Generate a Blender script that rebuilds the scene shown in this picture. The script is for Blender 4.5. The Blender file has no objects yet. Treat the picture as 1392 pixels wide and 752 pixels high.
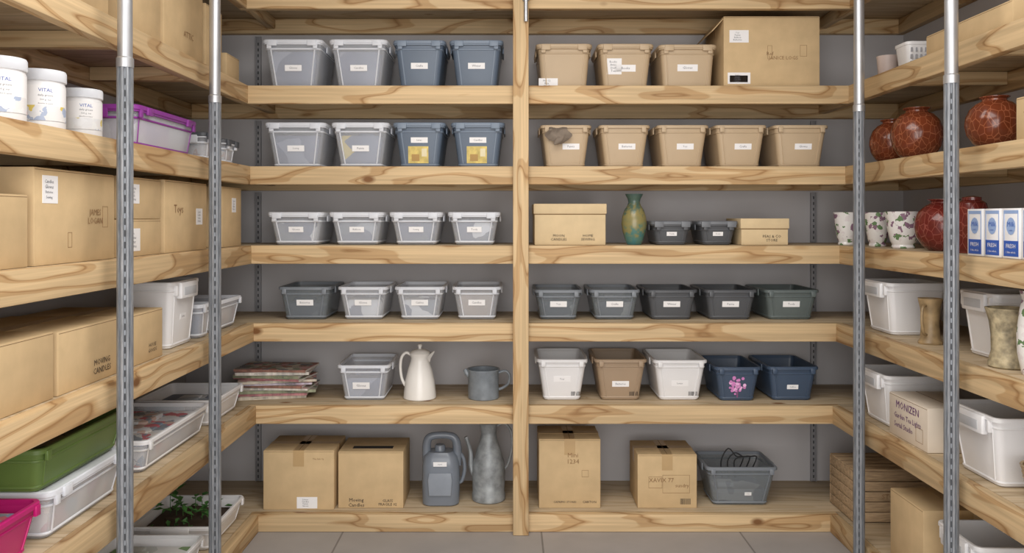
import bpy, bmesh, math, random
from mathutils import Vector, Matrix
random.seed(7)
R=random.Random(11)
sc=bpy.context.scene
try:
    sc.view_settings.view_transform='Standard'
    sc.view_settings.look='None'
except Exception: pass

# ---------------------------------------------------------------- materials
def lin(c):
    o=[]
    for x in c:
        x=x/255.0
        o.append(x/12.92 if x<=0.04045 else ((x+0.055)/1.055)**2.4)
    return (o[0],o[1],o[2],1)
def newmat(name):
    m=bpy.data.materials.new(name); m.use_nodes=True
    nt=m.node_tree; bs=nt.nodes['Principled BSDF']
    return m,nt,bs
def N(nt,t,**k):
    n=nt.nodes.new(t)
    for a,b in k.items(): setattr(n,a,b)
    return n
MC={}
def plain(name,col,rough=.5,metal=0.0,var=.12,nscale=9.0,bump=0.0,stretch=None,spec=.5):
    if name in MC: return MC[name]
    m,nt,bs=newmat(name)
    tc=N(nt,'ShaderNodeTexCoord'); mp=N(nt,'ShaderNodeMapping')
    if stretch: mp.inputs['Scale'].default_value=stretch
    no=N(nt,'ShaderNodeTexNoise'); no.inputs['Scale'].default_value=nscale; no.inputs['Detail'].default_value=4
    cr=N(nt,'ShaderNodeValToRGB')
    c=lin(col)
    cr.color_ramp.elements[0].position=.3; cr.color_ramp.elements[1].position=.7
    cr.color_ramp.elements[0].color=tuple(x*(1-var) for x in c[:3])+(1,)
    cr.color_ramp.elements[1].color=tuple(min(1,x*(1+var)) for x in c[:3])+(1,)
    L=nt.links.new
    L(tc.outputs['Object'],mp.inputs[0]); L(mp.outputs[0],no.inputs['Vector']); L(no.outputs[0],cr.inputs[0]); L(cr.outputs[0],bs.inputs['Base Color'])
    bs.inputs['Roughness'].default_value=rough; bs.inputs['Metallic'].default_value=metal
    bs.inputs['Specular IOR Level'].default_value=spec
    if bump:
        b=N(nt,'ShaderNodeBump'); b.inputs['Strength'].default_value=bump; b.inputs['Distance'].default_value=.01
        L(no.outputs[0],b.inputs['Height']); L(b.outputs[0],bs.inputs['Normal'])
    MC[name]=m; return m
def clearmat(name,col,alpha=.35,rough=.22):
    m,nt,bs=newmat(name)
    bs.inputs['Base Color'].default_value=lin(col); bs.inputs['Roughness'].default_value=rough
    tr=N(nt,'ShaderNodeBsdfTransparent'); mx=N(nt,'ShaderNodeMixShader'); mx.inputs[0].default_value=alpha
    fr=N(nt,'ShaderNodeLayerWeight'); fr.inputs['Blend'].default_value=.35
    ma=N(nt,'ShaderNodeMath',operation='MULTIPLY_ADD'); ma.inputs[1].default_value=.5; ma.inputs[2].default_value=alpha
    out=nt.nodes['Material Output']; L=nt.links.new
    L(fr.outputs['Facing'],ma.inputs[0]); ma.use_clamp=True; L(ma.outputs[0],mx.inputs[0])
    L(tr.outputs[0],mx.inputs[1]); L(bs.outputs[0],mx.inputs[2]); L(mx.outputs[0],out.inputs['Surface'])
    return m
def patches(name,cols,scale=9,rough=.6,dist=0):
    m,nt,bs=newmat(name); L=nt.links.new
    tc=N(nt,'ShaderNodeTexCoord'); oi=N(nt,'ShaderNodeObjectInfo')
    ad=N(nt,'ShaderNodeVectorMath',operation='ADD')
    ms=N(nt,'ShaderNodeVectorMath',operation='SCALE'); ms.inputs[0].default_value=(13,7,5)
    L(oi.outputs['Random'],ms.inputs['Scale']); L(tc.outputs['Object'],ad.inputs[0]); L(ms.outputs[0],ad.inputs[1])
    v=N(nt,'ShaderNodeTexVoronoi'); v.inputs['Scale'].default_value=scale
    if dist:
        no=N(nt,'ShaderNodeTexNoise'); no.inputs['Scale'].default_value=scale*1.6; L(ad.outputs[0],no.inputs['Vector'])
        s2=N(nt,'ShaderNodeVectorMath',operation='SCALE'); s2.inputs['Scale'].default_value=dist; L(no.outputs['Color'],s2.inputs[0])
        a2=N(nt,'ShaderNodeVectorMath',operation='ADD'); L(ad.outputs[0],a2.inputs[0]); L(s2.outputs[0],a2.inputs[1]); src=a2
    else: src=ad
    sp=N(nt,'ShaderNodeSeparateColor'); cr=N(nt,'ShaderNodeValToRGB'); cr.color_ramp.interpolation='CONSTANT'
    L(src.outputs[0],v.inputs['Vector']); L(v.outputs['Color'],sp.inputs[0]); L(sp.outputs[0],cr.inputs[0]); L(cr.outputs[0],bs.inputs['Base Color'])
    e=cr.color_ramp.elements
    while len(e)<len(cols): e.new(.5)
    for i,c in enumerate(cols): e[i].position=i/len(cols); e[i].color=lin(c)
    bs.inputs['Roughness'].default_value=rough
    return m
def pine(name,axis,light=(216,188,146),mid=(196,162,118),dark=(162,124,82),mult=7.0,al=1.25,ac=7.5):
    m,nt,bs=newmat(name); L=nt.links.new
    tc=N(nt,'ShaderNodeTexCoord'); oi=N(nt,'ShaderNodeObjectInfo')
    mp=N(nt,'ShaderNodeMapping'); s=[ac,ac,ac]; s[axis]=al; mp.inputs['Scale'].default_value=s
    ms=N(nt,'ShaderNodeVectorMath',operation='SCALE'); ms.inputs[0].default_value=(31,17,23)
    ad=N(nt,'ShaderNodeVectorMath',operation='ADD')
    L(oi.outputs['Random'],ms.inputs['Scale']); L(tc.outputs['Object'],mp.inputs[0]); L(mp.outputs[0],ad.inputs[0]); L(ms.outputs[0],ad.inputs[1])
    n1=N(nt,'ShaderNodeTexNoise'); n1.inputs['Scale'].default_value=.9; n1.inputs['Detail'].default_value=2.2; n1.inputs['Roughness'].default_value=.45; n1.inputs['Distortion'].default_value=.3
    L(ad.outputs[0],n1.inputs['Vector'])
    mu=N(nt,'ShaderNodeMath',operation='MULTIPLY'); mu.inputs[1].default_value=mult; L(n1.outputs[0],mu.inputs[0])
    fr=N(nt,'ShaderNodeMath',operation='FRACT'); L(mu.outputs[0],fr.inputs[0])
    cr=N(nt,'ShaderNodeValToRGB'); e=cr.color_ramp.elements
    e[0].position=0; e[0].color=lin(light); e[1].position=1; e[1].color=lin(light)
    for p,c in ((.60,light),(.64,mid),(.80,mid),(.86,dark),(.90,mid)):
        x=e.new(p); x.color=lin(c)
    L(fr.outputs[0],cr.inputs[0])
    # straight fine grain lines
    def fib(sc_,al_,lo,hi,src):
        q=N(nt,'ShaderNodeMapping'); s2=[sc_]*3; s2[axis]=al_; q.inputs['Scale'].default_value=s2
        L(tc.outputs['Object'],q.inputs[0])
        n=N(nt,'ShaderNodeTexNoise'); n.inputs['Scale'].default_value=1; n.inputs['Detail'].default_value=2.5; L(q.outputs[0],n.inputs['Vector'])
        r=N(nt,'ShaderNodeMapRange'); r.inputs[1].default_value=.3; r.inputs[2].default_value=.7; r.inputs[3].default_value=lo; r.inputs[4].default_value=hi
        L(n.outputs[0],r.inputs[0])
        x=N(nt,'ShaderNodeMix',data_type='RGBA',blend_type='MULTIPLY'); x.inputs[0].default_value=1
        L(src,x.inputs[6]); L(r.outputs[0],x.inputs[7]); return x.outputs[2],n
    o1,n2=fib(130,2.5,.86,1.07,cr.outputs[0])
    o2,_=fib(46,1.2,.86,1.06,o1)
    n3=N(nt,'ShaderNodeTexNoise'); n3.inputs['Scale'].default_value=.4; L(ad.outputs[0],n3.inputs['Vector'])
    mr3=N(nt,'ShaderNodeMapRange'); mr3.inputs[1].default_value=.3; mr3.inputs[2].default_value=.7; mr3.inputs[3].default_value=.86; mr3.inputs[4].default_value=1.07
    L(n3.outputs[0],mr3.inputs[0])
    mx3=N(nt,'ShaderNodeMix',data_type='RGBA',blend_type='MULTIPLY'); mx3.inputs[0].default_value=1
    L(o2,mx3.inputs[6]); L(mr3.outputs[0],mx3.inputs[7])
    mp3=N(nt,'ShaderNodeMapping'); s3=[.75,.75,.75]; s3[axis]=2.6; mp3.inputs['Scale'].default_value=s3
    L(ad.outputs[0],mp3.inputs[0])
    vo=N(nt,'ShaderNodeTexVoronoi'); vo.inputs['Scale'].default_value=.9; L(mp3.outputs[0],vo.inputs['Vector'])
    kr=N(nt,'ShaderNodeValToRGB'); k=kr.color_ramp.elements
    k[0].position=.05; k[0].color=(1,1,1,1); k[1].position=.11; k[1].color=(0,0,0,1)
    L(vo.outputs['Distance'],kr.inputs[0])
    mk=N(nt,'ShaderNodeMix',data_type='RGBA'); mk.inputs[7].default_value=lin((126,88,54))
    L(kr.outputs[0],mk.inputs[0]); L(mx3.outputs[2],mk.inputs[6]); L(mk.outputs[2],bs.inputs['Base Color'])
    bs.inputs['Roughness'].default_value=.62; bs.inputs['Specular IOR Level'].default_value=.3
    b=N(nt,'ShaderNodeBump'); b.inputs['Strength'].default_value=.12; b.inputs['Distance'].default_value=.003
    L(n2.outputs[0],b.inputs['Height']); L(b.outputs[0],bs.inputs['Normal'])
    return m
PX,PY,PZ=pine('pine_x',0),pine('pine_y',1),pine('pine_z',2)
PLY=pine('plywood',0,(204,184,154),(194,172,140),(180,156,122))
CARD=plain('cardboard',(204,178,138),.8,var=.07,nscale=14,spec=.2)
CARD2=plain('cardboard_light',(214,192,154),.8,var=.06,nscale=14,spec=.2)
TAPE=plain('packing_tape',(190,160,116),.3,var=.05)
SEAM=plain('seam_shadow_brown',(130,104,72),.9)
INK=plain('ink_dark',(58,48,42),.8); INKB=plain('ink_brown',(146,112,76),.8); INKG=plain('ink_grey',(112,114,122),.8)
WHITE=plain('label_paper',(240,240,242),.6,var=.02)
CLEAR=clearmat('clear_plastic',(236,240,248),.19)
CLEARW=clearmat('frosted_rim_plastic',(236,240,248),.72,.35)
CLEARD=clearmat('smoky_plastic',(138,146,152),.36)
SMRIM=plain('smoky_rim_plastic',(124,130,138),.4,var=.04)
BLUEG=plain('bluegrey_plastic',(118,132,150),.42,var=.05)
DBLUE=plain('slate_blue_plastic',(92,106,124),.42,var=.05)
NAVY=plain('navy_plastic',(66,82,104),.4,var=.05)
CHAR=plain('charcoal_plastic',(82,85,90),.42,var=.05)
GREY=plain('grey_plastic',(110,114,120),.42,var=.05)
TAN=plain('tan_plastic',(190,168,138),.5,var=.04)
TAN2=plain('taupe_plastic',(164,142,118),.5,var=.04)
WPL=plain('white_plastic',(230,230,232),.38,var=.02)
GREEN=plain('green_plastic',(92,116,56),.4,var=.05)
MAG=plain('magenta_plastic',(190,24,112),.35,var=.04)
PURP=plain('purple_plastic',(140,56,150),.35,var=.05)
GALV=plain('galvanized_steel',(146,150,156),.58,metal=.45,var=.28,nscale=12,stretch=(14,14,1.6))
CHROME=plain('bright_steel',(190,193,198),.36,metal=.75,var=.08)
RAIL=plain('zinc_rail',(158,158,162),.5,metal=.3,var=.1)
ENAM=plain('white_enamel',(236,234,230),.22,var=.02)
POT=plain('grey_enamel',(128,136,144),.28,var=.2,nscale=24)
ZINC=plain('aged_zinc',(150,155,158),.5,metal=.2,var=.34,nscale=24,bump=.15)
DARK=plain('dark_recess',(44,44,46),.7)
SLOT=plain('post_slot',(70,72,76),.7)
LEAF=plain('leaf_green',(70,116,58),.5,var=.3)
YEL=plain('yellow_card',(214,192,110),.5,var=.3,nscale=30)
PINK=plain('pink_print',(206,128,190),.6,var=.15,nscale=40)
BLUEP=plain('blue_print',(52,92,180),.5); PURPP=plain('purple_print',(108,60,120),.6)
RAG=plain('grey_rag_cloth',(128,116,104),.9,var=.2,nscale=30,bump=.4)
STONE=plain('stoneware',(160,148,120),.6,var=.5,nscale=38,bump=.5)
BRONZE=plain('horn_bronze',(160,136,100),.4,var=.4,nscale=20)
WICK=plain('weathered_crate_wood',(178,152,120),.8,var=.25,nscale=16,stretch=(1,4,8),bump=.4)
CONT=patches('bluegrey_contents',[(104,112,136),(110,118,142),(102,112,136),(112,120,142),(146,154,172)],6,dist=.05)
CONTM=patches('mixed_contents',[(114,124,144),(210,214,220),(122,130,148),(166,174,184),(128,138,150)],10,dist=.05)
CONTB=patches('beige_contents',[(152,142,134),(162,150,140),(156,146,136)],8)
CONTC=patches('colourful_contents',[(220,220,224),(200,112,122),(134,156,180),(224,220,216),(206,180,170),(144,152,162),(214,216,218)],26,dist=.03)
CONTY=patches('yellow_contents',[(112,122,146),(120,128,148),(106,118,142),(204,188,116)],9,dist=.05)
LEAFP=patches('leaf_print_ceramic',[(234,232,230),(232,230,228),(104,134,92),(234,232,230),(226,220,220),(140,110,130),(234,232,230),(234,232,230)],52,.2,dist=.02)
MAGP=patches('magazine_covers',[(170,160,150),(196,150,150),(120,130,110),(206,198,180),(160,110,96),(120,122,128)],26,dist=.03)
def crackle(name,base,line,scale):
    m,nt,bs=newmat(name); L=nt.links.new
    tc=N(nt,'ShaderNodeTexCoord'); v=N(nt,'ShaderNodeTexVoronoi',feature='DISTANCE_TO_EDGE'); v.inputs['Scale'].default_value=scale
    mp=N(nt,'ShaderNodeMapping'); mp.inputs['Scale'].default_value=(1,1,.6)
    cr=N(nt,'ShaderNodeValToRGB'); e=cr.color_ramp.elements
    e[0].position=.008; e[0].color=lin(line); e[1].position=.06; e[1].color=lin(base)
    no=N(nt,'ShaderNodeTexNoise'); no.inputs['Scale'].default_value=14; mr=N(nt,'ShaderNodeMapRange'); mr.inputs[3].default_value=.5; mr.inputs[4].default_value=1.4
    mx=N(nt,'ShaderNodeMix',data_type='RGBA',blend_type='MULTIPLY'); mx.inputs[0].default_value=1
    L(tc.outputs['Object'],mp.inputs[0]); L(mp.outputs[0],v.inputs['Vector']); L(v.outputs[0],cr.inputs[0]); L(tc.outputs['Object'],no.inputs['Vector'])
    L(no.outputs[0],mr.inputs[0]); L(cr.outputs[0],mx.inputs[6]); L(mr.outputs[0],mx.inputs[7]); L(mx.outputs[2],bs.inputs['Base Color'])
    bs.inputs['Roughness'].default_value=.18; return m
REDV=crackle('red_crackle_glaze',(112,54,32),(156,92,62),50)
REDV2=crackle('dark_red_glaze',(106,38,32),(142,76,66),46)
def tealglaze():
    m,nt,bs=newmat('teal_ochre_glaze'); L=nt.links.new
    tc=N(nt,'ShaderNodeTexCoord'); sp=N(nt,'ShaderNodeSeparateXYZ'); L(tc.outputs['Object'],sp.inputs[0])
    no=N(nt,'ShaderNodeTexNoise'); no.inputs['Scale'].default_value=40; no.inputs['Detail'].default_value=5; L(tc.outputs['Object'],no.inputs['Vector'])
    a=N(nt,'ShaderNodeMath',operation='MULTIPLY_ADD'); a.inputs[1].default_value=4.2; L(sp.outputs[2],a.inputs[0]); 
    b=N(nt,'ShaderNodeMath',operation='MULTIPLY_ADD'); b.inputs[1].default_value=1.0; b.inputs[2].default_value=-.5; L(no.outputs[0],b.inputs[0]); L(b.outputs[0],a.inputs[2])
    cr=N(nt,'ShaderNodeValToRGB'); e=cr.color_ramp.elements
    e[0].position=0; e[0].color=lin((68,118,120)); e[1].position=1; e[1].color=lin((80,104,98))
    for p,c in ((.18,(86,122,110)),(.34,(134,130,88)),(.6,(146,134,84)),(.76,(86,110,96))):
        x=e.new(p); x.color=lin(c)
    L(a.outputs[0],cr.inputs[0]); L(cr.outputs[0],bs.inputs['Base Color']); bs.inputs['Roughness'].default_value=.22
    return m
TEAL=tealglaze()

# ---------------------------------------------------------------- mesh builder
def rr(cx,cy,w,d,r,z,n=4):
    r=max(.0005,min(r,w/2-.0005,d/2-.0005)); out=[]
    for (sx,sy,a0) in ((1,1,0),(-1,1,90),(-1,-1,180),(1,-1,270)):
        for i in range(n+1):
            a=math.radians(a0+90*i/n)
            out.append((cx+sx*(w/2-r)+r*math.cos(a), cy+sy*(d/2-r)+r*math.sin(a), z))
    return out
TXT={}
def textmesh(s):
    if s in TXT: return TXT[s]
    cu=bpy.data.curves.new('t','FONT'); cu.body=s; cu.align_x='CENTER'; cu.align_y='CENTER'; cu.resolution_u=1
    ob=bpy.data.objects.new('t',cu); sc.collection.objects.link(ob)
    bpy.context.view_layer.update()
    dg=bpy.context.evaluated_depsgraph_get()
    me=bpy.data.meshes.new_from_object(ob.evaluated_get(dg))
    vs=[tuple(v.co) for v in me.vertices]; fs=[tuple(p.vertices) for p in me.polygons]
    bpy.data.objects.remove(ob); bpy.data.meshes.remove(me); bpy.data.curves.remove(cu)
    w=max([v[0] for v in vs])-min([v[0] for v in vs]) if vs else 1
    TXT[s]=(vs,fs,w); return TXT[s]
class B:
    def __init__(s,name): s.n=name; s.v=[]; s.f=[]; s.m=[]; s.mats=[]
    def mi(s,m):
        if m not in s.mats: s.mats.append(m)
        return s.mats.index(m)
    def add(s,vs,fs,mat,M=None):
        o=len(s.v); i=s.mi(mat)
        if M is not None: vs=[tuple(M@Vector(v)) for v in vs]
        s.v+=[tuple(v) for v in vs]
        for f in fs: s.f.append(tuple(o+k for k in f)); s.m.append(i)
    def box(s,x0,x1,y0,y1,z0,z1,mat,bev=0,M=None,seg=2):
        if bev<=0:
            vs=[(x,y,z) for z in (z0,z1) for y in (y0,y1) for x in (x0,x1)]
            fs=[(0,2,3,1),(4,5,7,6),(0,1,5,4),(2,6,7,3),(0,4,6,2),(1,3,7,5)]
            s.add(vs,fs,mat,M); return
        bm=bmesh.new(); bmesh.ops.create_cube(bm,size=1)
        for v in bm.verts:
            v.co=Vector(((x0+x1)/2+v.co.x*(x1-x0),(y0+y1)/2+v.co.y*(y1-y0),(z0+z1)/2+v.co.z*(z1-z0)))
        bmesh.ops.bevel(bm,geom=bm.edges[:],offset=bev,segments=seg,profile=.5,affect='EDGES')
        bm.verts.index_update()
        s.add([tuple(v.co) for v in bm.verts],[tuple(v.index for v in f.verts) for f in bm.faces],mat,M); bm.free()
    def rings(s,rings,mat,cap0=True,cap1=True,M=None):
        n=len(rings[0]); vs=[p for r in rings for p in r]; fs=[]
        for k in range(len(rings)-1):
            for i in range(n):
                j=(i+1)%n; fs.append((k*n+i,k*n+j,(k+1)*n+j,(k+1)*n+i))
        if cap0: fs.append(tuple(reversed(range(n))))
        if cap1: fs.append(tuple((len(rings)-1)*n+i for i in range(n)))
        s.add(vs,fs,mat,M)
    def lathe(s,prof,mat,cx=0,cy=0,seg=36,M=None,cap0=True,cap1=True):
        s.rings([[(cx+r*math.cos(2*math.pi*i/seg),cy+r*math.sin(2*math.pi*i/seg),z) for i in range(seg)] for r,z in prof],mat,cap0,cap1,M)
    def tube(s,pts,rad,mat,seg=10,smooth=4):
        P=[Vector(p) for p in pts]; Q=[]
        rads=rad if isinstance(rad,(list,tuple)) else [rad]*len(P); rq=[]
        for i in range(len(P)-1):
            p0=P[max(i-1,0)];p1=P[i];p2=P[i+1];p3=P[min(i+2,len(P)-1)]
            for k in range(smooth):
                t=k/smooth
                Q.append(.5*((2*p1)+(p2-p0)*t+(2*p0-5*p1+4*p2-p3)*t*t+(3*p1-p0-3*p2+p3)*t**3)); rq.append(rads[i]*(1-t)+rads[i+1]*t)
        Q.append(P[-1]); rq.append(rads[-1])
        rings=[]; up=None
        for i,q in enumerate(Q):
            t=(Q[min(i+1,len(Q)-1)]-Q[max(i-1,0)]).normalized()
            if up is None:
                up=t.cross(Vector((0,1,0)))
                if up.length<.1: up=t.cross(Vector((1,0,0)))
            up=(up-t*up.dot(t)).normalized(); b=t.cross(up)
            rings.append([tuple(q+(up*math.cos(2*math.pi*k/seg)+b*math.sin(2*math.pi*k/seg))*rq[i]) for k in range(seg)])
        s.rings(rings,mat)
    def text(s,st,cx,cz,w,mat,yf=lambda z:0,off=.0016,hmax=None):
        vs,fs,tw=textmesh(st)
        k=w/max(tw,.01)
        if hmax:
            th=max(v[1] for v in vs)-min(v[1] for v in vs); k=min(k,hmax/max(th,.01))
        s.add([(cx+x*k,yf(cz+y*k)-off,cz+y*k) for x,y,_ in vs],fs,mat)
    def card(s,x0,x1,z0,z1,mat,yf=lambda z:0,off=.001):
        s.add([(x0,yf(z0)-off,z0),(x1,yf(z0)-off,z0),(x1,yf(z1)-off,z1),(x0,yf(z1)-off,z1),
               (x0,yf(z0)+.0003,z0),(x1,yf(z0)+.0003,z0),(x1,yf(z1)+.0003,z1),(x0,yf(z1)+.0003,z1)],
              [(0,1,2,3),(0,4,5,1),(3,2,6,7),(0,3,7,4),(1,5,6,2)],mat)
    def label(s,cx,cz,w,h,yf=lambda z:0,words=('Socks',),mat=None,ink=None):
        s.card(cx-w/2,cx+w/2,cz-h/2,cz+h/2,mat or WHITE,yf)
        n=len(words)
        for i,t in enumerate(words):
            s.text(t,cx-(0 if n==1 else w*.08),cz+h*(.5-(i+.5)/n)*.75,w*(.6 if n==1 else R.uniform(.45,.66)),ink or INKG,yf,hmax=h*(.36 if n==1 else .55/n))
    def obj(s,loc=(0,0,0),rot=0,parent=None,ang=35):
        me=bpy.data.meshes.new(s.n); me.from_pydata(s.v,[],s.f)
        for m in s.mats: me.materials.append(m)
        me.polygons.foreach_set('material_index',s.m)
        me.polygons.foreach_set('use_smooth',[True]*len(s.f))
        me.update()
        bm=bmesh.new(); bm.from_mesh(me); bmesh.ops.recalc_face_normals(bm,faces=bm.faces[:]); bm.to_mesh(me); bm.free()
        me.set_sharp_from_angle(angle=math.radians(ang))
        o=bpy.data.objects.new(s.n,me); sc.collection.objects.link(o)
        o.location=loc; o.rotation_euler=(0,0,math.radians(rot))
        if parent: o.parent=parent
        return o

# ---------------------------------------------------------------- room
CZ=1.36; D=3.6; WY=4.07; XL=-1.58; XR=1.93; CEIL=2.72
def wallmat(name,c):
    return plain(name,c,.85,var=.05,nscale=1.6,spec=.2)
WALL=wallmat('painted_wall_grey',(188,186,188))
CEILM=plain('ceiling_paint',(214,212,210),.9,var=.02)
def slab(name,x0,x1,y0,y1,z0,z1,mat):
    b=B(name); b.box(x0,x1,y0,y1,z0,z1,mat); return b.obj()
slab('wall_back',XL-.1,XR+.1,WY,WY+.1,0,CEIL,WALL)
slab('wall_left',XL-.1,XL,-1.6,WY,0,CEIL,WALL)
slab('wall_right',XR,XR+.1,-1.6,WY,0,CEIL,WALL)
slab('ceiling',XL-.1,XR+.1,-1.6,WY+.1,CEIL,CEIL+.08,CEILM)
def floormat():
    m,nt,bs=newmat('floor_tile'); L=nt.links.new
    tc=N(nt,'ShaderNodeTexCoord'); mp=N(nt,'ShaderNodeMapping'); mp.inputs['Location'].default_value=(.72,.35,0)
    br=N(nt,'ShaderNodeTexBrick'); br.offset=0; br.inputs['Scale'].default_value=1
    br.inputs['Brick Width'].default_value=.86; br.inputs['Row Height'].default_value=.86; br.inputs['Mortar Size'].default_value=.004
    br.inputs['Color1'].default_value=lin((168,164,163)); br.inputs['Color2'].default_value=lin((163,160,159)); br.inputs['Mortar'].default_value=lin((124,121,120))
    no=N(nt,'ShaderNodeTexNoise'); no.inputs['Scale'].default_value=6; no.inputs['Detail'].default_value=6
    mr=N(nt,'ShaderNodeMapRange'); mr.inputs[3].default_value=.85; mr.inputs[4].default_value=1.12
    mx=N(nt,'ShaderNodeMix',data_type='RGBA',blend_type='MULTIPLY'); mx.inputs[0].default_value=1
    L(tc.outputs['Object'],mp.inputs[0]); L(mp.outputs[0],br.inputs['Vector']); L(tc.outputs['Object'],no.inputs['Vector'])
    L(no.outputs[0],mr.inputs[0]); L(br.outputs[0],mx.inputs[6]); L(mr.outputs[0],mx.inputs[7]); L(mx.outputs[2],bs.inputs['Base Color'])
    bs.inputs['Roughness'].default_value=.55; return m
slab('floor',XL-.1,XR+.1,-1.6,WY+.1,-.08,0,floormat())

# ---------------------------------------------------------------- shelving
T=[2.348,1.936,1.586,1.242,.905,.548,.0766]
LX=[-1.135,-1.13,-1.12,-1.115,-1.105,-1.095,-1.085]
RX=[1.475,1.47,1.455,1.43,1.415,1.40,1.39]
unit=bpy.data.objects.new('wooden_shelving_unit',None); sc.collection.objects.link(unit)
def board(x0,x1,y0,y1,z0,z1,mat,name,bev=.003):
    b=B(name); cx,cy,cz=(x0+x1)/2,(y0+y1)/2,(z0+z1)/2
    b.box(x0-cx,x1-cx,y0-cy,y1-cy,z0-cz,z1-cz,mat,bev)
    return b.obj((cx,cy,cz),parent=unit)
SY=.9
for i,t in enumerate(T):
    zb=max(t-.079,.001); th=.018; lx,rx=LX[i],RX[i]; lb=max(zb-.012,.001)
    board(lx-.038,.048,D,D+.038,zb,t,PX,'fascia'); board(.05,rx+.038,D,D+.038,zb,t,PX,'fascia')
    board(lx-.038,lx,SY,D-.001,zb,t,PY,'fascia'); board(rx,rx+.038,SY,D-.001,zb,t,PY,'fascia')
    board(XL+.001,XR-.001,D+.039,WY-.001,t-th,t-.0005,PLY,'shelf_panel',.001)
    board(XL+.001,lx-.039,SY,D+.038,t-th,t-.0005,PLY,'shelf_panel',.001)
    board(rx+.039,XR-.001,SY,D+.038,t-th,t-.0005,PLY,'shelf_panel',.001)
    zt=t-th-.001
    board(XL+.04,XR-.04,WY-.04,WY-.001,lb,zt,PX,'ledger')
    board(XL+.001,XL+.039,SY,WY-.001,lb,zt,PY,'ledger'); board(XR-.039,XR-.001,SY,WY-.001,lb,zt,PY,'ledger')
    for y in (1.25,1.85,2.46,3.05):
        board(XL+.04,lx-.039,y,y+.038,zb+.01,zt,PX,'joist'); board(rx+.039,XR-.04,y+.1,y+.138,zb+.01,zt,PX,'joist')
    for x in (-1.17,.02,1.50):
        board(x,x+.038,D+.039,WY-.041,zb+.01,zt,PY,'joist')
board(.017,.084,D-.042,D-.001,.001,CEIL-.002,PZ,'centre_post')

def steel_post(x,y,face):
    b=B('steel_upright_post'); r=.0215; n=90; prof=[]
    for i in range(n):
        a=360*i/n; rad=r
        for c in (face+6,face+42,face-34,face+180):
            dd=abs((a-c+180)%360-180)
            if dd<8: rad=r*.70
        prof.append((rad*math.cos(math.radians(a)),rad*math.sin(math.radians(a))))
    b.rings([[(px,py,z) for px,py in prof] for z in (0.0,1.79)],GALV)
    # punched slots down the groove
    M=Matrix.Rotation(math.radians(face+6),4,'Z'); z=.03
    while z<1.74:
        b.box(.0146,.0156,-.0016,.0016,z,z+.018,SLOT,M=M); z+=.032
    b.lathe([(.0228,1.775),(.0228,1.80),(.0195,1.804),(.0195,CEIL-.002)],CHROME,seg=32)
    b.rings([[(px*1.06,py*1.06,z) for px,py in prof] for z in (0.0,.006)],GALV)
    return b.obj((x,y,0.0))
steel_post(-1.058,2.29,-72); steel_post(-1.058,2.99,-76)
steel_post(1.362,3.235,-118); steel_post(1.362,2.56,-124)
def wall_standard(x):
    b=B('slotted_wall_rail')
    for k in range(len(T)-1):
        z1=T[k]-.1; z0=T[k+1]+.001
        b.box(-.014,.014,-.010,0,z0,z1,RAIL,.001)
        b.box(-.014,-.009,-.015,-.01,z0,z1,RAIL); b.box(.009,.014,-.015,-.01,z0,z1,RAIL)
        z=z0+.015
        while z<z1-.02:
            b.box(-.003,.003,-.0108,-.0099,z,z+.014,SLOT); z+=.028
    b.obj((x,WY-.001,0))
wall_standard(-1.225); wall_standard(1.487)
b=B('electrical_conduit'); b.lathe([(.009,2.2),(.009,CEIL-.003)],CHROME,seg=16); b.box(-.014,.014,-.004,.012,2.29,2.31,GALV,.001)
b.obj((.072,D-.055,0))

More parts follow.
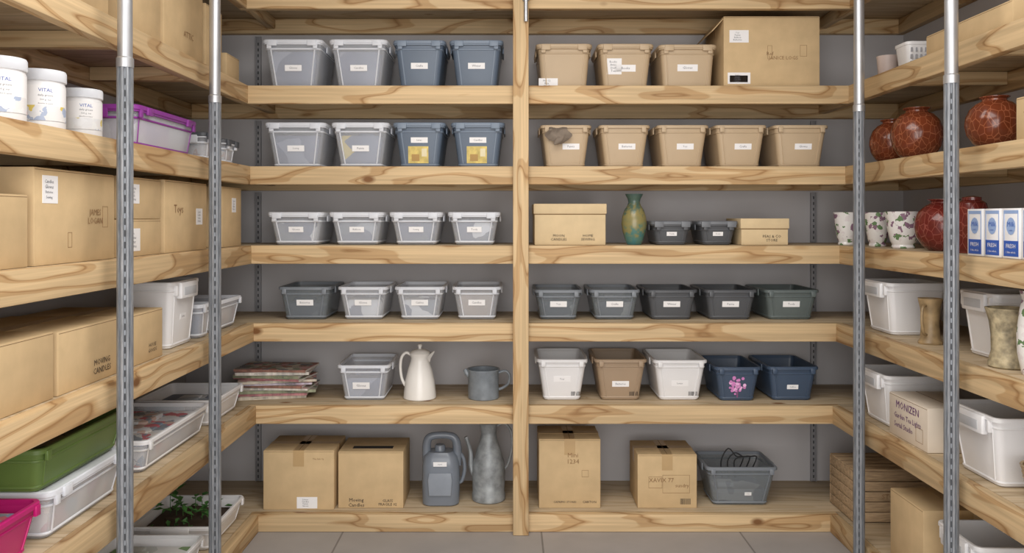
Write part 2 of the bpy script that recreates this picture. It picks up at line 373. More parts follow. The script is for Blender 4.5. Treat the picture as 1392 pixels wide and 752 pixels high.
# ---------------------------------------------------------------- object makers (front faces -Y, origin at front bottom centre)
WORDS=['Winter','Gloves','Cables','Candles','Ribbon','Sewing','Batteries','Toys','Lamps','Crafts','Paints','Tools','Cards','Linens']
def tub(name,w,d,h,mat,rim=None,taper=.022,contents=None,cfill=.72,lid=None,label=None,handle='side',stick=None,lipo=.008,skirt=True,extra=None,inset=.018):
    b=B(name); rim=rim or mat; cy=d/2
    wt,dt=w-2*lipo,d-2*lipo; wb,db=w-2*taper-2*lipo,d-2*taper-2*lipo; lp=.014; t=.003
    def at(z):
        k=max(0,min(1,z/(h-lp))); return wb+(wt-wb)*k, db+(dt-db)*k
    yf=lambda z:(d-at(z)[1])/2
    rg=[rr(0,cy,wb-.012,db-.012,.016,0),rr(0,cy,wb,db,.018,.005)]
    for k in (.35,.7,1): 
        ww,dd=at((h-lp)*k); rg.append(rr(0,cy,ww,dd,.022,(h-lp)*k))
    b.rings(rg,mat,True,False)
    b.rings([rr(0,cy,wt,dt,.022,h-lp),rr(0,cy,w,d,.026,h-lp+.001),rr(0,cy,w,d,.026,h-.003),rr(0,cy,w-.005,d-.005,.024,h),
             rr(0,cy,wt-2*t,dt-2*t,.02,h),rr(0,cy,wt-2*t,dt-2*t,.02,h-lp)],rim,False,False)
    b.rings([rr(0,cy,wt-2*t,dt-2*t,.02,h-lp),rr(0,cy,wb-2*t,db-2*t,.016,.006)],mat,False,True)
    if skirt:
        ww,dd=at(h-.034)
        b.rings([rr(0,cy,ww,dd,.022,h-.036),rr(0,cy,ww+.005,dd+.005,.023,h-.034),rr(0,cy,ww+.005,dd+.005,.023,h-.030),rr(0,cy,ww,dd,.022,h-.028)],rim,False,False)
        w0,d0=at(.012)
        b.rings([rr(0,cy,w0,d0,.02,.010),rr(0,cy,w0+.004,d0+.004,.02,.012),rr(0,cy,w0+.004,d0+.004,.02,.015),rr(0,cy,w0,d0,.02,.018)],rim,False,False)
        for sx in (-1,1):
            w1=at(.02)[0]; w2=at(h-.034)[0]
            for q in (.024,):
                xa,xb=sx*(w1/2-q),sx*(w2/2-q)
                b.add([(xa-.002,yf(.018)-.002,.018),(xa+.002,yf(.018)-.002,.018),(xb+.002,yf(h-.034)-.002,h-.034),(xb-.002,yf(h-.034)-.002,h-.034),
                       (xa-.003,yf(.018)+.0005,.018),(xa+.003,yf(.018)+.0005,.018),(xb+.003,yf(h-.034)+.0005,h-.034),(xb-.003,yf(h-.034)+.0005,h-.034)],
                      [(0,1,2,3),(0,3,7,4),(1,5,6,2)],rim)
    if handle=='side':
        for sx in (-1,1):
            x=sx*(w/2-.003); b.box(min(x,x+sx*.007),max(x,x+sx*.007),cy-d*.22,cy+d*.22,h-.034,h-.002,rim,.003)
            b.box(sx*(w/2-.03)-.010,sx*(w/2-.03)+.010,-.003,.006,h-.032,h-.006,rim,.002)
    if handle=='front':
        b.box(-w*.30,w*.30,-.010,.012,h-.062,h-.003,rim,.006)
        b.box(-w*.22,w*.22,-.0112,-.0095,h-.050,h-.022,plain('handle_recess',(190,192,196),.6),.0005)
        for sx in (-1,1): b.box(sx*w*.36-.006,sx*w*.36+.006,-.002,.012,h-.05,h-.012,rim,.003)
    if contents:
        zc=h*cfill; ww,dd=at(zc); w0,d0=at(.008); g=R; e=inset*2
        b.rings([rr(0,cy,w0-e,d0-.014,.014,.012),rr(0,cy,ww-e,dd-.016,.014,zc*.8),rr(0,cy,ww-e-.014,dd-.03,.014,zc)],contents)
        for k in range(3):
            px=g.uniform(-.25,.25)*w; py=cy+g.uniform(-.25,.2)*d; s_=g.uniform(.1,.16)*w
            b.box(px-s_,px+s_,py-s_*.7,py+s_*.7,zc*.6,min(h*.93,zc+g.uniform(.0,.02)),contents,.006,M=None)
    if lid:
        o=.003
        b.rings([rr(0,cy,w+o,d+o,.028,h-.008),rr(0,cy,w+2*o,d+2*o,.028,h-.006),rr(0,cy,w+2*o,d+2*o,.028,h+.005),rr(0,cy,w,d,.026,h+.008),
                 rr(0,cy,w-.03,d-.03,.02,h+.008),rr(0,cy,w-.036,d-.036,.02,h+.003)],lid,False,True)
        for sx in (-1,1): b.box(sx*w*.33-.02,sx*w*.33+.02,-.007,.002,h-.02,h+.006,lid,.002)
    if label:
        cx,cz,lw,lh=label[:4]
        wd=[R.choice(WORDS)] if lh<.035 else [R.choice(WORDS) for _ in range(3)]
        b.label(cx*w,cz*h,lw,lh,yf,wd)
    if extra: extra(b,yf)
    return b
def carton(name,w,d,h,mat=None,tape=True,texts=(),labels=(),flap=False,lid=False,rects=(),handle=False):
    mat=mat or CARD; b=B(name)
    hb=h-.002 if not lid else h-.03
    b.box(-w/2,w/2,0,d,0,hb if lid else h,mat,.0035)
    if lid:
        b.box(-w/2-.004,w/2+.004,-.004,d+.004,h-.045,h,mat,.003)
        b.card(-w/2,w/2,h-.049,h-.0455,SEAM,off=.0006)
    else:
        b.box(-w/2+.004,w/2-.004,d/2-.0012,d/2+.0012,h-.001,h+.0004,SEAM)
        if tape:
            b.box(-w/2-.0005,w/2+.0005,d/2-.024,d/2+.024,h-.0004,h+.0008,TAPE)
            for sx in (-1,1): b.box(sx*w/2-.0008,sx*w/2+.0008,d/2-.024,d/2+.024,h-.06,h,TAPE)
        if tape=='front':
            b.box(-.024,.024,-.0008,.0,h-.07,h,TAPE); b.box(-.024,.024,0,d,h,h+.0008,TAPE)
            b.box(-.0012,.0012,.004,d-.004,h+.0008,h+.001,SEAM)
        b.card(-w/2+.004,w/2-.004,h-.0065,h-.0050,SEAM,off=.0002)
    z0=lambda z:0
    for s_,cx,cz,tw,ink in texts: b.text(s_,cx*w,cz*h,tw,ink,z0)
    for cx,cz,lw,lh in labels: b.label(cx*w,cz*h,lw,lh,z0,[R.choice(WORDS) for _ in range(4)])
    for cx,cz,rw,rh in rects:
        x0,x1,zz0,zz1=cx*w-rw/2,cx*w+rw/2,cz*h-rh/2,cz*h+rh/2; e=.0012
        for q in ((x0,x1,zz0,zz0+e),(x0,x1,zz1-e,zz1),(x0,x0+e,zz0,zz1),(x1-e,x1,zz0,zz1)): b.card(*q,INKB,off=.0006)
    if handle: b.card(-.035,.035,h*.62,h*.62+.02,DARK,off=.0005)
    if flap:
        M=Matrix.Translation((-w/2,0,h-.01))@Matrix.Rotation(math.radians(-48),4,'Y')
        b.box(-.075,0,.004,d-.004,-.002,.002,mat,.001,M=M)
    return b
def barcode(b,cx,cz,w,h,yf=lambda z:0,paper=True):
    if paper: b.card(cx-w/2,cx+w/2,cz-h/2,cz+h/2,WHITE,yf,.001)
    x=cx-w*.44
    while x<cx+w*.42:
        q=R.uniform(.0008,.0020); b.card(x,x+q,cz-h*.42,cz+h*.42,INK,yf,.0015); x+=q+R.uniform(.0014,.0028)

# elevation drawing of the back shelf: 307 units per metre, origin x=692, eye line 297
S=307.0; YF=3.68
def E(u0,u1,vt,row):
    w=(u1-u0)/S-.004; x=((u0+u1)/2-692)/S; h=CZ+(297-vt)/S-T[row]; return w,x,h
def TB(name,u0,u1,vt,row,mat,d=.33,y=YF,gap=0,**k):
    w,x,h=E(u0,u1,vt,row)
    return tub(name,w-.012,d,h,mat,**k).obj((x,y,T[row]))
def CB(name,u0,u1,vt,row,d=.3,y=YF,**k):
    w,x,h=E(u0,u1,vt,row)
    return carton(name,w,d,h,**k), (x,y,T[row])

lab=lambda cx=0,cz=.52,w=.075,h=.026:(cx,cz,w,h)
# row 1
for u0,u1 in ((354,440),(445,528)):
    TB('clear_storage_bin',u0,u1,56,1,CLEAR,rim=CLEARW,contents=CONT,lid=CLEARW,label=lab(0,.45),d=.345,cfill=.8,taper=.026)
for u0,u1 in ((532,607),(609,686)):
    TB('slate_blue_storage_bin',u0,u1,57,1,DBLUE,rim=BLUEG,lid=BLUEG,label=lab(0,.5),d=.345)
def ex1(b,yf): b.label(-.07,.025,.085,.045,yf,['Mar 12','Box','No 4'])
def ex2(b,yf): b.label(-.05,.10,.065,.07,yf,['Books','Attic','Shelf','Tea']); b.label(.0,.092,.09,.03,yf,['Books'])
TB('tan_lidded_bin',727,807,62,1,TAN,rim=TAN,lid=TAN,extra=ex1,taper=.014)
TB('tan_lidded_bin',811,891,62,1,TAN,lid=TAN,extra=ex2,taper=.018)
TB('tan_lidded_bin',894,977,63,1,TAN,lid=TAN,label=(0,.5,.09,.03),taper=.012)
b,l=CB('cardboard_box',983,1115,22,1,d=.34,tape=True,flap=True,texts=[('JANICE LOGS',.12,.42,.13,INKB),('Ref',-.02,.48,.03,INKB)],labels=[(-.34,.72,.085,.055),(-.34,.14,.10,.05)],rects=[(.33,.52,.03,.05),(-.02,.5,.02,.06)])
barcode(b,-.34*.43,.14*.30,.08,.03); b.obj(l)
# row 2
for u0,u1 in ((357,444),(448,530)):
    TB('clear_storage_bin',u0,u1,169,2,CLEAR,rim=CLEARW,contents=CONTY if u0>400 else CONT,lid=CLEARW,label=lab(0,.45),d=.345,cfill=.75,taper=.026)
for u0,u1 in ((532,607),(611,688)):
    def exy(b,yf,k=u0):
        b.card(-.05,.04,.02,.095,YEL,yf,.0012); b.card(-.035,.0,.03,.06,plain('brown_print',(176,140,76),.5),yf,.0016); b.card(.01,.033,.05,.085,plain('cream_print',(226,216,180),.5),yf,.0016)
    TB('slate_blue_storage_bin',u0,u1,169,2,DBLUE,rim=BLUEG,lid=BLUEG,label=(0,.64,.075,.024),d=.345,extra=exy)
for i,(u0,u1) in enumerate(((732,807),(812,887),(891,967),(970,1046),(1050,1130))):
    def rag(b,yf,i=i):
        if i: return
        g=[]; n=9
        for a in range(n):
            for c in range(n):
                s_=a/(n-1); t_=c/(n-1)
                x=-.085+.10*t_+.012*math.sin(s_*7+t_*3)
                z=.185-.085*s_*(1-.5*abs(t_-.5)); y=-.012-.012*math.sin(s_*3.1)-.008*math.sin(t_*9+s_*4)
                if s_<.15: y=.02; z=.187
                g.append((x,y,z))
        f=[(a*n+c,a*n+c+1,(a+1)*n+c+1,(a+1)*n+c) for a in range(n-1) for c in range(n-1)]
        b.add(g,f,RAG)
        b.lathe([(.006,-.03),(.012,-.015),(.016,.0),(.010,.018),(.004,.028)],RAG,M=Matrix.Translation((-.03,-.02,.12))@Matrix.Rotation(.9,4,'Y'))
    TB('tan_storage_bin',u0,u1,170,2,TAN,label=(.05 if i else .1,.5,.075,.026),extra=rag)
# row 3
for i,(u0,u1) in enumerate(((361,441),(445,523),(527,603),(607,682))):
    TB('clear_storage_bin',u0,u1,291,3,CLEAR,rim=CLEARW,contents=CONTM,lid=CLEARW,label=(0,.5,.065,.024),cfill=.72,taper=.022)
b,l=CB('lidded_cardboard_box',726,824,277,3,d=.28,mat=CARD2,lid=True,texts=[('MOON\nCANDLES',.04-.2,.18,.07,INK),('HOME\nSEWING',.25,.18,.06,INK)]); b.obj(l)
b,l=CB('lidded_cardboard_box',1007,1072,297,3,d=.24,mat=CARD2,lid=True,texts=[('PEAS & CO\nSTORE',.15,.25,.08,INK)]); b.obj(l)
for u0,u1 in ((884,944),(948,1006)):
    TB('charcoal_storage_bin',u0,u1,303,3,CHAR,d=.26,label=(0,.5,.045,.018),lid=GREY,taper=.016)
b=B('glazed_vase')
b.lathe([(.030,0),(.034,.004),(.040,.02),(.052,.06),(.057,.095),(.054,.125),(.044,.155),(.031,.175),(.026,.19),(.029,.205),(.038,.222),(.040,.228),(.035,.226),(.026,.21),(.022,.19),(.022,.17)],TEAL,cy=0)
b.obj(((863-692)/304,3.74,T[3]))
# row 4
TB('smoky_storage_bin',372,450,391,4,CLEARD,rim=SMRIM,contents=CONT,cfill=.5,label=lab(),d=.33,y=3.71)
TB('clear_storage_bin',454,528,391,4,CLEAR,rim=CLEARW,contents=CONTM,cfill=.6,label=lab(),y=3.71)
TB('clear_storage_bin',532,606,391,4,CLEAR,rim=CLEARW,contents=CONTM,cfill=.6,label=lab(),y=3.71)
TB('clear_storage_bin',611,684,391,4,CLEAR,rim=CLEARW,contents=CONTB,cfill=.85,label=lab(),y=3.71)
for i,(u0,u1) in enumerate(((724,796),(800,875),(878,954),(958,1036),(1040,1121))):
    if i<2: TB('smoky_storage_bin',u0,u1,395,4,CLEARD,rim=SMRIM,contents=CONTM,cfill=.6,label=lab(),y=3.71)
    else: TB('charcoal_storage_bin',u0,u1,395,4,CHAR if i<4 else plain('greengrey_plastic',(94,104,104),.4),label=lab(),y=3.71)
# row 5
TB('clear_storage_bin',455,532,497,5,CLEAR,rim=CLEARW,contents=CONT,cfill=.62,label=(-.05,.42,.075,.03))
def fl(b,yf):
    cx,cz=.0,.072
    for k in range(40):
        a=R.uniform(0,6.28); r=R.uniform(.0,.036); x=cx+r*math.cos(a)*1.0; z=cz+r*math.sin(a)*1.2; p=R.uniform(.005,.009)
        b.add([(x+p*math.cos(t*1.047),yf(z)-.0012-.00005*k,z+p*math.sin(t*1.047)) for t in range(6)],[(0,1,2,3,4,5)],PINK if k%3 else plain('pink_print_light',(230,180,220),.6))
    b.card(-.003,.003,.015,.045,plain('plum_print',(140,84,130),.6),yf,.001)
def bc(b,yf): barcode(b,.06,.03,.045,.022,yf,False)
TB('white_storage_bin',727,802,489,5,WPL,label=lab(),extra=bc,taper=.026)
TB('taupe_storage_bin',806,883,489,5,TAN2,label=lab(0,.4),extra=bc,taper=.026)
TB('white_storage_bin',886,965,490,5,WPL,label=lab(-.0,.42),extra=bc,taper=.026)
TB('navy_storage_bin',969,1038,499,5,NAVY,extra=fl,taper=.022,y=3.67)
TB('navy_storage_bin',1042,1117,499,5,NAVY,label=lab(0,.4,.05,.02),taper=.022)
b=B('magazine_stack'); z=0
SP=[(196,186,170),(176,120,124),(140,144,118),(214,208,200),(150,110,96),(186,176,190)]
for k in range(11):
    t=R.uniform(.009,.015); a=math.radians(R.uniform(-14,14)); M=Matrix.Translation((R.uniform(-.016,.016),.14,z))@Matrix.Rotation(a,4,'Z')
    w=R.uniform(.29,.35)/2
    b.box(-w,w,-.1,.1,0.001,t-.001,plain('paper_edges',(210,204,196),.8,var=.15,nscale=60,stretch=(.2,.2,6)),M=M)
    b.box(-w-.001,w+.001,-.101,.101,t-.0016,t,MAGP,M=M)
    b.box(-w-.001,w+.001,-.101,-.1,0,t,plain('spine_%d'%(k%6),SP[k%6],.5,var=.3,nscale=50,stretch=(1,1,.1)),M=M)
    vs,fs,tw=textmesh(['GARDEN WEEKLY','home & craft','TRAVEL NOTES'][k%3]); q=.0055/.75
    b.add([(x*q+R.choice((0,))*0+(-.05,.02,.06)[k%3],-.1016,t/2+y*q) for x,y,_ in vs],fs,INK,M)
    z+=t
b.obj((-1.070,3.69,T[5]))
b=B('white_enamel_pitcher')
b.lathe([(.070,0),(.074,.004),(.072,.03),(.066,.08),(.054,.13),(.043,.165),(.040,.182),(.046,.200),(.049,.205),(.044,.203),(.037,.185),(.037,.15),(.05,.1),(.06,.02)],ENAM)
b.lathe([(.045,.204),(.040,.212),(.022,.220),(.006,.223),(.007,.230),(.011,.236),(.008,.243),(.002,.245)],ENAM)
b.tube([(-.040,0,.195),(-.062,0,.205),(-.082,0,.185),(-.088,0,.14),(-.082,0,.09),(-.066,0,.055)],.0065,ENAM)
b.rings([[(.02,-.022,.16),(.02,.022,.16),(.036,.0,.13)],[(.046,-.018,.20),(.046,.018,.20),(.05,0,.18)],[(.066,-.006,.214),(.066,.006,.214),(.066,0,.207)]],ENAM)
b.obj(((571-692)/300,3.76,T[5]),rot=0)
b=B('grey_enamel_pot')
b.lathe([(.066,0),(.070,.004),(.070,.12),(.074,.128),(.074,.133),(.067,.131),(.066,.02),(.01,.01)],POT)
b.tube([(.068,0,.115),(.10,0,.122),(.118,0,.10),(.112,0,.065),(.085,0,.045),(.068,0,.04)],.0065,POT)
b.tube([(-.060,0,.10),(-.075,0,.115),(-.085,0,.13)],[.016,.013,.008],POT)
b.obj(((657-692)/303,3.76,T[5]))
# row 6
b,l=CB('cardboard_box',359,456,611,6,d=.26,tape='front',labels=[(.12,.12,.09,.05)],texts=[('This Side Up',.28,.86,.05,INKB)]); b.obj((l[0],3.66,l[2]))
b,l=CB('cardboard_box',459,549,614,6,d=.24,tape=False,texts=[('Moving\nCandles',-.22,.10,.07,INK),('GLASS\nFRAGILE 02',.26,.10,.08,INK)])
hh=E(459,549,614,6)[2]; b.box(-.09,.09,.05,.09,hh-.0002,hh+.0006,DARK); b.obj(l)
b,l=CB('cardboard_box',732,817,597,6,d=.24,tape='front',texts=[('Mini\n1234',.05,.72,.05,INKB),('CAPRIMO STORES',-.08,.09,.1,INK),('CARTON',.32,.09,.06,INK)],rects=[(.25,.5,.03,.03)]); b.obj(l)
b,l=CB('cardboard_box',866,948,618,6,d=.24,tape='front',texts=[('XAVIX 77',-.1,.52,.11,INKB),('sundry',.25,.42,.06,INKB)],rects=[(.15,.45,.12,.08),(-.2,.48,.06,.05)]); barcode(b,.08,.03,.05,.03,paper=False); b.obj(l)
def cab(b,yf):
    for k in range(3):
        x=-.02+.03*k
        b.tube([(x-.04,.12,.10),(x-.05,.1,.18),(x-.02,.09,.24-.02*k),(x+.02,.1,.20),(x+.06,.13,.19),(x+.05,.16,.13)],.003,DARK)
TB('smoky_storage_bin',958,1061,636,6,CLEARD,rim=SMRIM,contents=CONTM,cfill=.4,d=.27,extra=cab,taper=.032,label=(0.1,.3,.03,.015))
JG=plain('grey_jug_plastic',(118,126,137),.25,var=.05)
b=B('plastic_jug')
def ov(z,w,d,cx=0): return rr(cx,.07,w,d,min(w,d)*.35,z,6)
b.rings([ov(0,.15,.11),ov(.006,.165,.125),ov(.10,.17,.13),ov(.18,.165,.125),ov(.215,.15,.115),ov(.235,.11,.09)],JG)
b.tube([(-.062,.07,.17),(-.066,.07,.25),(-.056,.07,.290),(-.02,.07,.302),(.03,.07,.302),(.060,.07,.290),(.072,.07,.25),(.070,.07,.17)],[.022,.020,.018,.016,.016,.018,.020,.022],JG,seg=14)
b.rings([rr(0,.006,.10,.012,.005,.05),rr(0,.004,.10,.012,.005,.052),rr(0,.002,.11,.012,.005,.12),rr(0,.006,.10,.012,.005,.15)],plain('grey_jug_plastic_light',(138,146,157),.2))
b.lathe([(.024,.225),(.024,.255),(.020,.261),(.004,.261)],JG,cx=-.005,cy=.07)
b.tube([(.078,.07,.23),(.10,.07,.20),(.106,.07,.15),(.095,.07,.10),(.082,.07,.09)],.008,JG)
b.label(.0,.19,.06,.02,lambda z:.004,['Liquid'])
b.obj(((599-692)/303,3.69,T[6]))
b=B('galvanized_pitcher')
b.lathe([(.070,0),(.076,.004),(.076,.03),(.073,.035),(.076,.12),(.072,.17),(.056,.225),(.040,.27),(.034,.30),(.036,.325),(.044,.345),(.046,.35),(.040,.352)],ZINC)
b.lathe([(.044,.349),(.038,.36),(.02,.368),(.006,.371),(.006,.378),(.002,.38)],ZINC)
b.tube([(-.06,0,.10),(-.080,0,.15),(-.082,0,.21),(-.097,0,.265),(-.104,0,.285)],[.014,.012,.010,.008,.009],ZINC)
b.tube([(.036,0,.335),(.075,0,.345),(.105,0,.30),(.104,0,.22),(.088,0,.16),(.074,0,.14)],.006,ZINC)
b.obj(((664-692)/300,3.80,T[6]))

# ---------------------------------------------------------------- left side shelves (front faces +X)
def LS(b,y0,y1,row,xf=None,dz=0):
    xf=(LX[row]-.045) if xf is None else xf
    return b.obj((xf,(y0+y1)/2,T[row]+dz),rot=90)
def RS(b,y0,y1,row,xf=None,dz=0):
    xf=(RX[row]+.045) if xf is None else xf
    return b.obj((xf,(y0+y1)/2,T[row]+dz),rot=-90)
C=lambda y0,y1,h,d=.33,name='cardboard_box',**k: carton(name,y1-y0,d,h,**k)
# row1 L
LS(C(2.10,2.44,.30,texts=[('THIS WAY',0,.5,.1,INKB)]),2.10,2.44,1); LS(C(2.56,2.80,.29),2.56,2.80,1)
LS(C(2.83,3.19,.305,texts=[('ATTIC',0.1,.3,.09,INKB)]),2.83,3.19,1); LS(C(3.22,3.40,.26,tape=True),3.22,3.40,1); LS(C(3.46,3.62,.115,d=.2),3.46,3.62,1)
# row2 L tubs
def jar(r,h,lm,sd):
    b=B('plastic_jar'); LBL=patches('jar_label_%d'%sd,[(226,228,232),(232,234,236),(228,230,234),(170,184,210),(228,228,230),(232,234,238),[(214,150,158),(222,200,110),(214,196,100)][sd%3],(228,228,230),(232,232,236)],44,.4,dist=.02)
    b.lathe([(r*.9,0),(r*.97,.004),(r,.012),(r,.03)],WPL); b.lathe([(r*1.004,.03),(r*1.004,h*.42)],LBL,cap0=False,cap1=False); b.lathe([(r*1.004,h*.42),(r*1.004,h*.74)],WHITE,cap0=False,cap1=False)
    b.lathe([(r,.028),(r,h*.76),(r*.95,h*.80),(r*.95,h*.84)],WPL,cap0=False)
    b.lathe([(r*1.02,h*.82),(r*1.04,h*.83),(r*1.04,h*.97),(r*1.0,h),(r*.9,h),(r*.86,h*.97)],lm)
    for k,(tx,zz,ww) in enumerate((('VITAL',.66,.034),('daily greens',.58,.036),('500 g  net',.51,.026),('dissolve in water',.45,.036))):
        vs,fs,tw=textmesh(tx); q=ww/tw
        P=[]
        for x,y,_ in vs:
            a=-math.radians(52)+x*q/r; P.append((r*1.012*math.cos(a),r*1.012*math.sin(a),h*zz+y*q))
        b.add(P,fs,BLUEP if k==0 else INKG)
    return b
jar(.056,.165,CLEARW,0).obj((-1.245,2.035,T[2])); jar(.057,.165,CLEARW,1).obj((-1.245,2.215,T[2])); jar(.053,.148,CLEARW,2).obj((-1.245,2.425,T[2]))
LS(tub('purple_lidded_bin',.50,.33,.125,CLEAR,contents=patches('purple_contents',[(176,150,190),(206,206,214),(150,124,176),(190,186,200)],16,dist=.04),rim=PURP,lid=PURP,cfill=.85,taper=.015),2.60,3.11,2)
LS(tub('small_container',.13,.13,.10,CLEAR,contents=CONTC,rim=CLEARW,lid=CHAR,cfill=.7,taper=.01),3.20,3.34,2)
LS(tub('small_container',.15,.15,.095,CLEAR,contents=CONTC,rim=CLEARW,lid=CHAR,cfill=.7,taper=.01),3.42,3.58,2)
# row3 L
LS(C(1.58,2.005,.175),1.58,2.005,3)
LS(C(2.03,2.445,.245,labels=[(-.33,.78,.07,.07)],texts=[('JAMES\nLOGAN',.22,.5,.08,INKB)],rects=[(.36,.5,.03,.06),(-.1,.25,.02,.04)]),2.03,2.445,3)
LS(C(2.48,2.77,.115,d=.3,labels=[(-.2,.45,.09,.07)]),2.48,2.77,3); LS(C(2.48,2.77,.13,d=.3,labels=[(-.2,.6,.08,.06)]),2.48,2.77,3,dz=.1162)
LS(C(2.80,3.19,.25,labels=[(.3,.5,.06,.06)],texts=[('Toys',-.2,.6,.08,INKB)]),2.80,3.19,3); LS(C(3.36,3.60,.248,d=.28,labels=[(.1,.7,.05,.06)]),3.36,3.60,3)
# row4 L
LS(C(1.72,2.10,.17),1.72,2.10,4); LS(C(2.12,2.47,.165,texts=[('MOVING\nCANDLES',.15,.25,.10,INK)]),2.12,2.47,4); LS(C(2.49,2.76,.16,texts=[('HOUSE\nGOODS',.2,.25,.06,INK)]),2.49,2.76,4)
LS(tub('white_storage_bin',.25,.20,.235,WPL,handle='front',taper=.018,label=(.0,.45,.05,.02)),2.85,3.10,4)
LS(tub('clear_storage_bin',.13,.2,.13,CLEAR,rim=CLEARW,contents=CONTM,taper=.012),3.12,3.25,4)
LS(tub('clear_storage_bin',.32,.3,.125,CLEAR,rim=CLEARW,contents=CONTC,cfill=.7,taper=.02),3.27,3.59,4)
# row5 L
WB=patches('folded_fabric_contents',[(220,216,214),(204,170,176),(160,176,184),(214,206,196),(186,164,146),(222,220,220)],18,dist=.04)
LS(tub('clear_storage_bin',.42,.36,.122,CLEAR,rim=CLEARW,contents=WB,cfill=.86,lid=CLEARW,inset=.008),2.07,2.49,5)
LS(tub('green_storage_bin',.47,.36,.115,GREEN,contents=patches('dark_bin_contents',[(60,66,48),(90,92,70),(120,110,84)],14),cfill=.6),2.03,2.50,5,dz=.1305)
LS(tub('magenta_storage_bin',.44,.36,.125,MAG,contents=CONTC,cfill=.8),1.60,2.04,5)
LS(tub('white_storage_bin',.56,.36,.108,CLEAR,rim=WPL,contents=CONTC,cfill=.75,inset=.010),2.62,3.18,5)
LS(tub('white_storage_bin',.36,.32,.105,WPL,rim=WPL,contents=CONTM,cfill=.6),3.22,3.58,5)
# row6 L
def leaves(b,yf):
    for k in range(60):
        x=R.uniform(-.13,.13); y=R.uniform(.06,.28); z=R.uniform(.075,.145); a=R.uniform(0,6.28); l=R.uniform(.03,.05); t=R.uniform(-.5,.7)
        M=Matrix.Translation((x,y,z))@Matrix.Rotation(a,4,'Z')@Matrix.Rotation(t,4,'Y')
        b.add([(0,0,0),(l*.4,l*.28,.004),(l,0,.0),(l*.4,-l*.28,.004),(l*.45,0,-.003)],[(0,4,1),(1,4,2),(0,3,4),(4,3,2)],LEAF,M)
        if k%5==0: b.tube([(x,y,.03),(x,y,z)],.0015,LEAF,seg=5,smooth=1)
LS(tub('white_planter_bin',.38,.34,.10,WPL,contents=plain('potting_soil',(70,56,44),.9),cfill=.6,extra=leaves),3.18,3.56,6)
LS(tub('white_storage_bin',.38,.34,.105,WPL,contents=patches('leafy_contents',[(200,204,200),(120,150,100),(224,224,222)],12),cfill=.7),2.72,3.10,6)

# ---------------------------------------------------------------- right side shelves (front faces -X)
RS(C(2.50,3.02,.085,d=.36),2.50,3.02,1)
b=B('small_white_basket'); b.rings([rr(0,0,.09,.09,.02,0),rr(0,0,.11,.11,.02,.10),rr(0,0,.115,.115,.02,.10),rr(0,0,.115,.115,.02,.112),rr(0,0,.10,.10,.02,.112),rr(0,0,.085,.085,.02,.01)],WPL)
for k in range(5):
    for j in range(3):
        b.box(-.040+.018*k,-.034+.018*k,-.0565+.0,-.045,.02+.026*j,.036+.026*j,plain('basket_gap',(170,172,178),.6))
b.obj((1.60,3.28,T[1]))
b=B('ceramic_cup'); b.lathe([(.03,0),(.036,.01),(.042,.09),(.044,.10),(.040,.10),(.034,.02)],plain('blush_ceramic',(206,190,184),.4)); b.obj((1.58,3.47,T[1]))
def vase(name,r,h,mat,neck=.42):
    b=B(name)
    P=[(.42,0),(.50,.01),(.72,.10),(.92,.26),(1,.45),(.97,.60),(.84,.76),(.62,.87),(neck,.92),(neck,.95),(neck+.1,.985),(neck+.1,1),(neck,.995),(neck-.08,.95),(neck-.06,.88)]
    b.lathe([(a*r,z*h) for a,z in P],mat,seg=44); return b
vase('red_crackle_vase',.094,.196,REDV).obj((1.56,3.18,T[2])); vase('red_crackle_vase',.088,.180,REDV).obj((1.58,3.43,T[2]))
vase('red_crackle_vase',.086,.166,REDV).obj((1.565,2.68,T[2]))
RS(C(2.30,2.46,.13,d=.2,name='gift_box',texts=[('Tea',0,.5,.08,INKB)]),2.30,2.46,2)
def cup(w,h):
    b=B('leaf_print_planter'); r=w/2
    b.lathe([(r*.62,0),(r*.66,.004),(r*.60,.014),(r*.72,.03),(r*.9,h*.6),(r,h*.95),(r*1.03,h),(r*.96,h),(r*.85,h*.6),(r*.6,.03)],LEAFP); return b
cup(.105,.145).obj((1.50,3.70,T[3])); cup(.105,.143).obj((1.555,3.51,T[3])); cup(.135,.145).obj((1.565,3.30,T[3]))
vase('red_crackle_vase',.100,.188,REDV2,.45).obj((1.585,3.03,T[3]))
b=B('dark_red_canister'); b.lathe([(.045,0),(.048,.005),(.05,.02),(.05,.15),(.045,.17),(.03,.18),(.03,.19),(.01,.195)],REDV2); b.obj((1.575,2.83,T[3]))
def milk(y0,k):
    w=.085; b=B('drink_carton'); b.box(-w/2,w/2,0,.085,0,.148,WHITE,.002)
    cb=plain('carton_pale_blue',(150,176,220),.5)
    b.card(-w*.42,w*.42,.006,.052,BLUEP,off=.0006); b.card(-w*.42,w*.42,.132,.142,cb,off=.0006)
    b.card(-w*.42,-w*.38,.052,.132,cb,off=.0006); b.card(w*.38,w*.42,.052,.132,cb,off=.0006)
    vs=[(math.cos(a*.5236)*.022,-.0009,.095+math.sin(a*.5236)*.026) for a in range(12)]; b.add(vs,[tuple(range(12))],cb)
    b.text('Milk',0,.100,.034,BLUEP,off=.0014); b.text('semi',0,.083,.016,BLUEP,off=.0014)
    b.text('FRESH',0,.036,.045,WHITE,off=.0014); b.text('1 litre whole',0,.018,.045,WHITE,off=.0014)
    RS(b,y0,y0+w,3)
milk(2.59,0); milk(2.495,1); milk(2.40,2); milk(2.305,3)
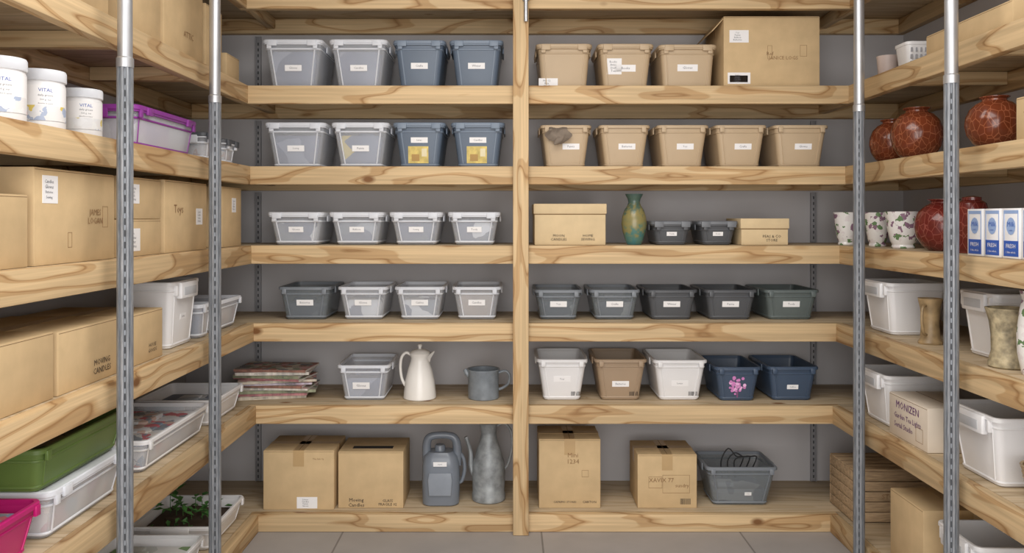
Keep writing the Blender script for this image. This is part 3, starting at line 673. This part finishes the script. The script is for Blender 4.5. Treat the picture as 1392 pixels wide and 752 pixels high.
# row4 R
RS(tub('white_storage_bin',.26,.24,.205,WPL,handle='front',taper=.022),3.20,3.46,4)
RS(tub('white_storage_bin',.22,.32,.215,WPL,handle='front',taper=.02),2.62,2.84,4,xf=1.53)
b=B('horn_tankard'); b.lathe([(.040,0),(.042,.006),(.034,.02),(.030,.08),(.034,.13),(.042,.165),(.038,.165),(.028,.12)],BRONZE)
b.tube([(-.034,0,.14),(-.060,0,.135),(-.068,0,.09),(-.055,0,.045),(-.033,0,.035)],.005,BRONZE); b.obj((1.53,3.02,T[4]),rot=40)
b=B('stoneware_vase'); b.lathe([(.050,0),(.056,.005),(.054,.02),(.046,.05),(.047,.10),(.052,.14),(.060,.17),(.064,.182),(.057,.182),(.046,.15),(.038,.08)],STONE); b.obj((1.525,2.54,T[4]))
b=B('floral_vase'); b.lathe([(.038,0),(.042,.01),(.052,.06),(.054,.12),(.046,.19),(.040,.22),(.046,.245),(.04,.245),(.034,.2)],LEAFP); b.obj((1.53,2.405,T[4]))
# row5 R
RS(tub('white_storage_bin',.27,.26,.205,WPL,handle='front',taper=.024),3.19,3.46,5)
RS(C(2.87,3.16,.155,d=.2,mat=plain('pale_board',(220,208,192),.7,var=.04),tape=False,name='printed_box',texts=[('MONIZEN',-.0,.78,.17,PURPP),('Garden Tea Lights',0,.52,.2,PURPP),('Serial Studio',-.1,.3,.14,PURPP)],rects=[(.3,.3,.05,.05)]),2.87,3.16,5)
RS(tub('white_storage_bin',.28,.36,.215,WPL,handle='front',taper=.026),2.47,2.75,5)
b=B('wicker_basket')
b.lathe([(.05,0),(.055,.005),(.075,.10),(.078,.105),(.07,.105),(.05,.01)],BRONZE)
for k in range(7): b.lathe([(.054+.003*k,.008+.014*k),(.058+.003*k,.014+.014*k),(.056+.003*k,.020+.014*k)],WICK,cap0=False,cap1=False)
b.obj((1.54,2.36,T[5]))
# row6 R : slatted crate in the corner
b=B('slatted_wooden_crate')
w,d,h=.34,.26,.215
for k in range(5):
    z=.004+k*.043
    b.box(-w/2,w/2,0,.01,z,z+.040,WICK,.002); b.box(-w/2,w/2,d-.01,d,z,z+.040,WICK,.002)
    b.box(-w/2,-w/2+.01,.011,d-.011,z,z+.040,WICK,.002); b.box(w/2-.01,w/2,.011,d-.011,z,z+.040,WICK,.002)
for sx in (-1,1):
    for y in (.011,d-.029): b.box(sx*(w/2-.020)-.009,sx*(w/2-.020)+.009,y,y+.018,.0,h,WICK,.002)
b.box(-w/2+.011,w/2-.011,.012,d-.012,.0,.012,WICK)
for k in range(5): b.box(-w/2,w/2,.003+k*.051,.050+k*.051,h+.001,h+.010,WICK,.002)
b.text('STORES',0,.11,.1,INKB,off=.001)
b.obj((1.62,3.50,T[6]))
RS(C(2.88,3.13,.27,d=.3),2.88,3.13,6)
RS(tub('white_storage_bin',.25,.34,.27,WPL,handle='front',taper=.024),2.55,2.80,6)

# ---------------------------------------------------------------- lights
def area(name,loc,rot,sx,sy,e,col=(1,.97,.93)):
    l=bpy.data.lights.new(name,'AREA'); l.shape='RECTANGLE'; l.size=sx; l.size_y=sy; l.energy=e; l.color=col
    o=bpy.data.objects.new(name,l); o.location=loc; o.rotation_euler=rot; sc.collection.objects.link(o)
area('ceiling_light',(.1,1.7,2.66),(0,0,0),1.5,1.8,40,(1,.975,.94))
area('added_front_fill',(.1,-.9,1.45),(math.radians(90),0,0),2.9,2.3,80,(1,.975,.945))  # unseen fill lamp, added behind the camera to brighten the shelves evenly
wd=bpy.data.worlds.new('World'); sc.world=wd; wd.use_nodes=True
wd.node_tree.nodes['Background'].inputs[0].default_value=(1,.985,.97,1); wd.node_tree.nodes['Background'].inputs[1].default_value=.8
# ---------------------------------------------------------------- camera
cam=bpy.data.cameras.new('camera'); co=bpy.data.objects.new('camera',cam); sc.collection.objects.link(co)
co.location=(0,0,CZ); co.rotation_euler=(math.radians(90),0,0)
cam.sensor_width=36; cam.lens=36*1130/1392; cam.shift_x=4/1392; cam.shift_y=-79/1392; cam.clip_start=.05
sc.camera=co
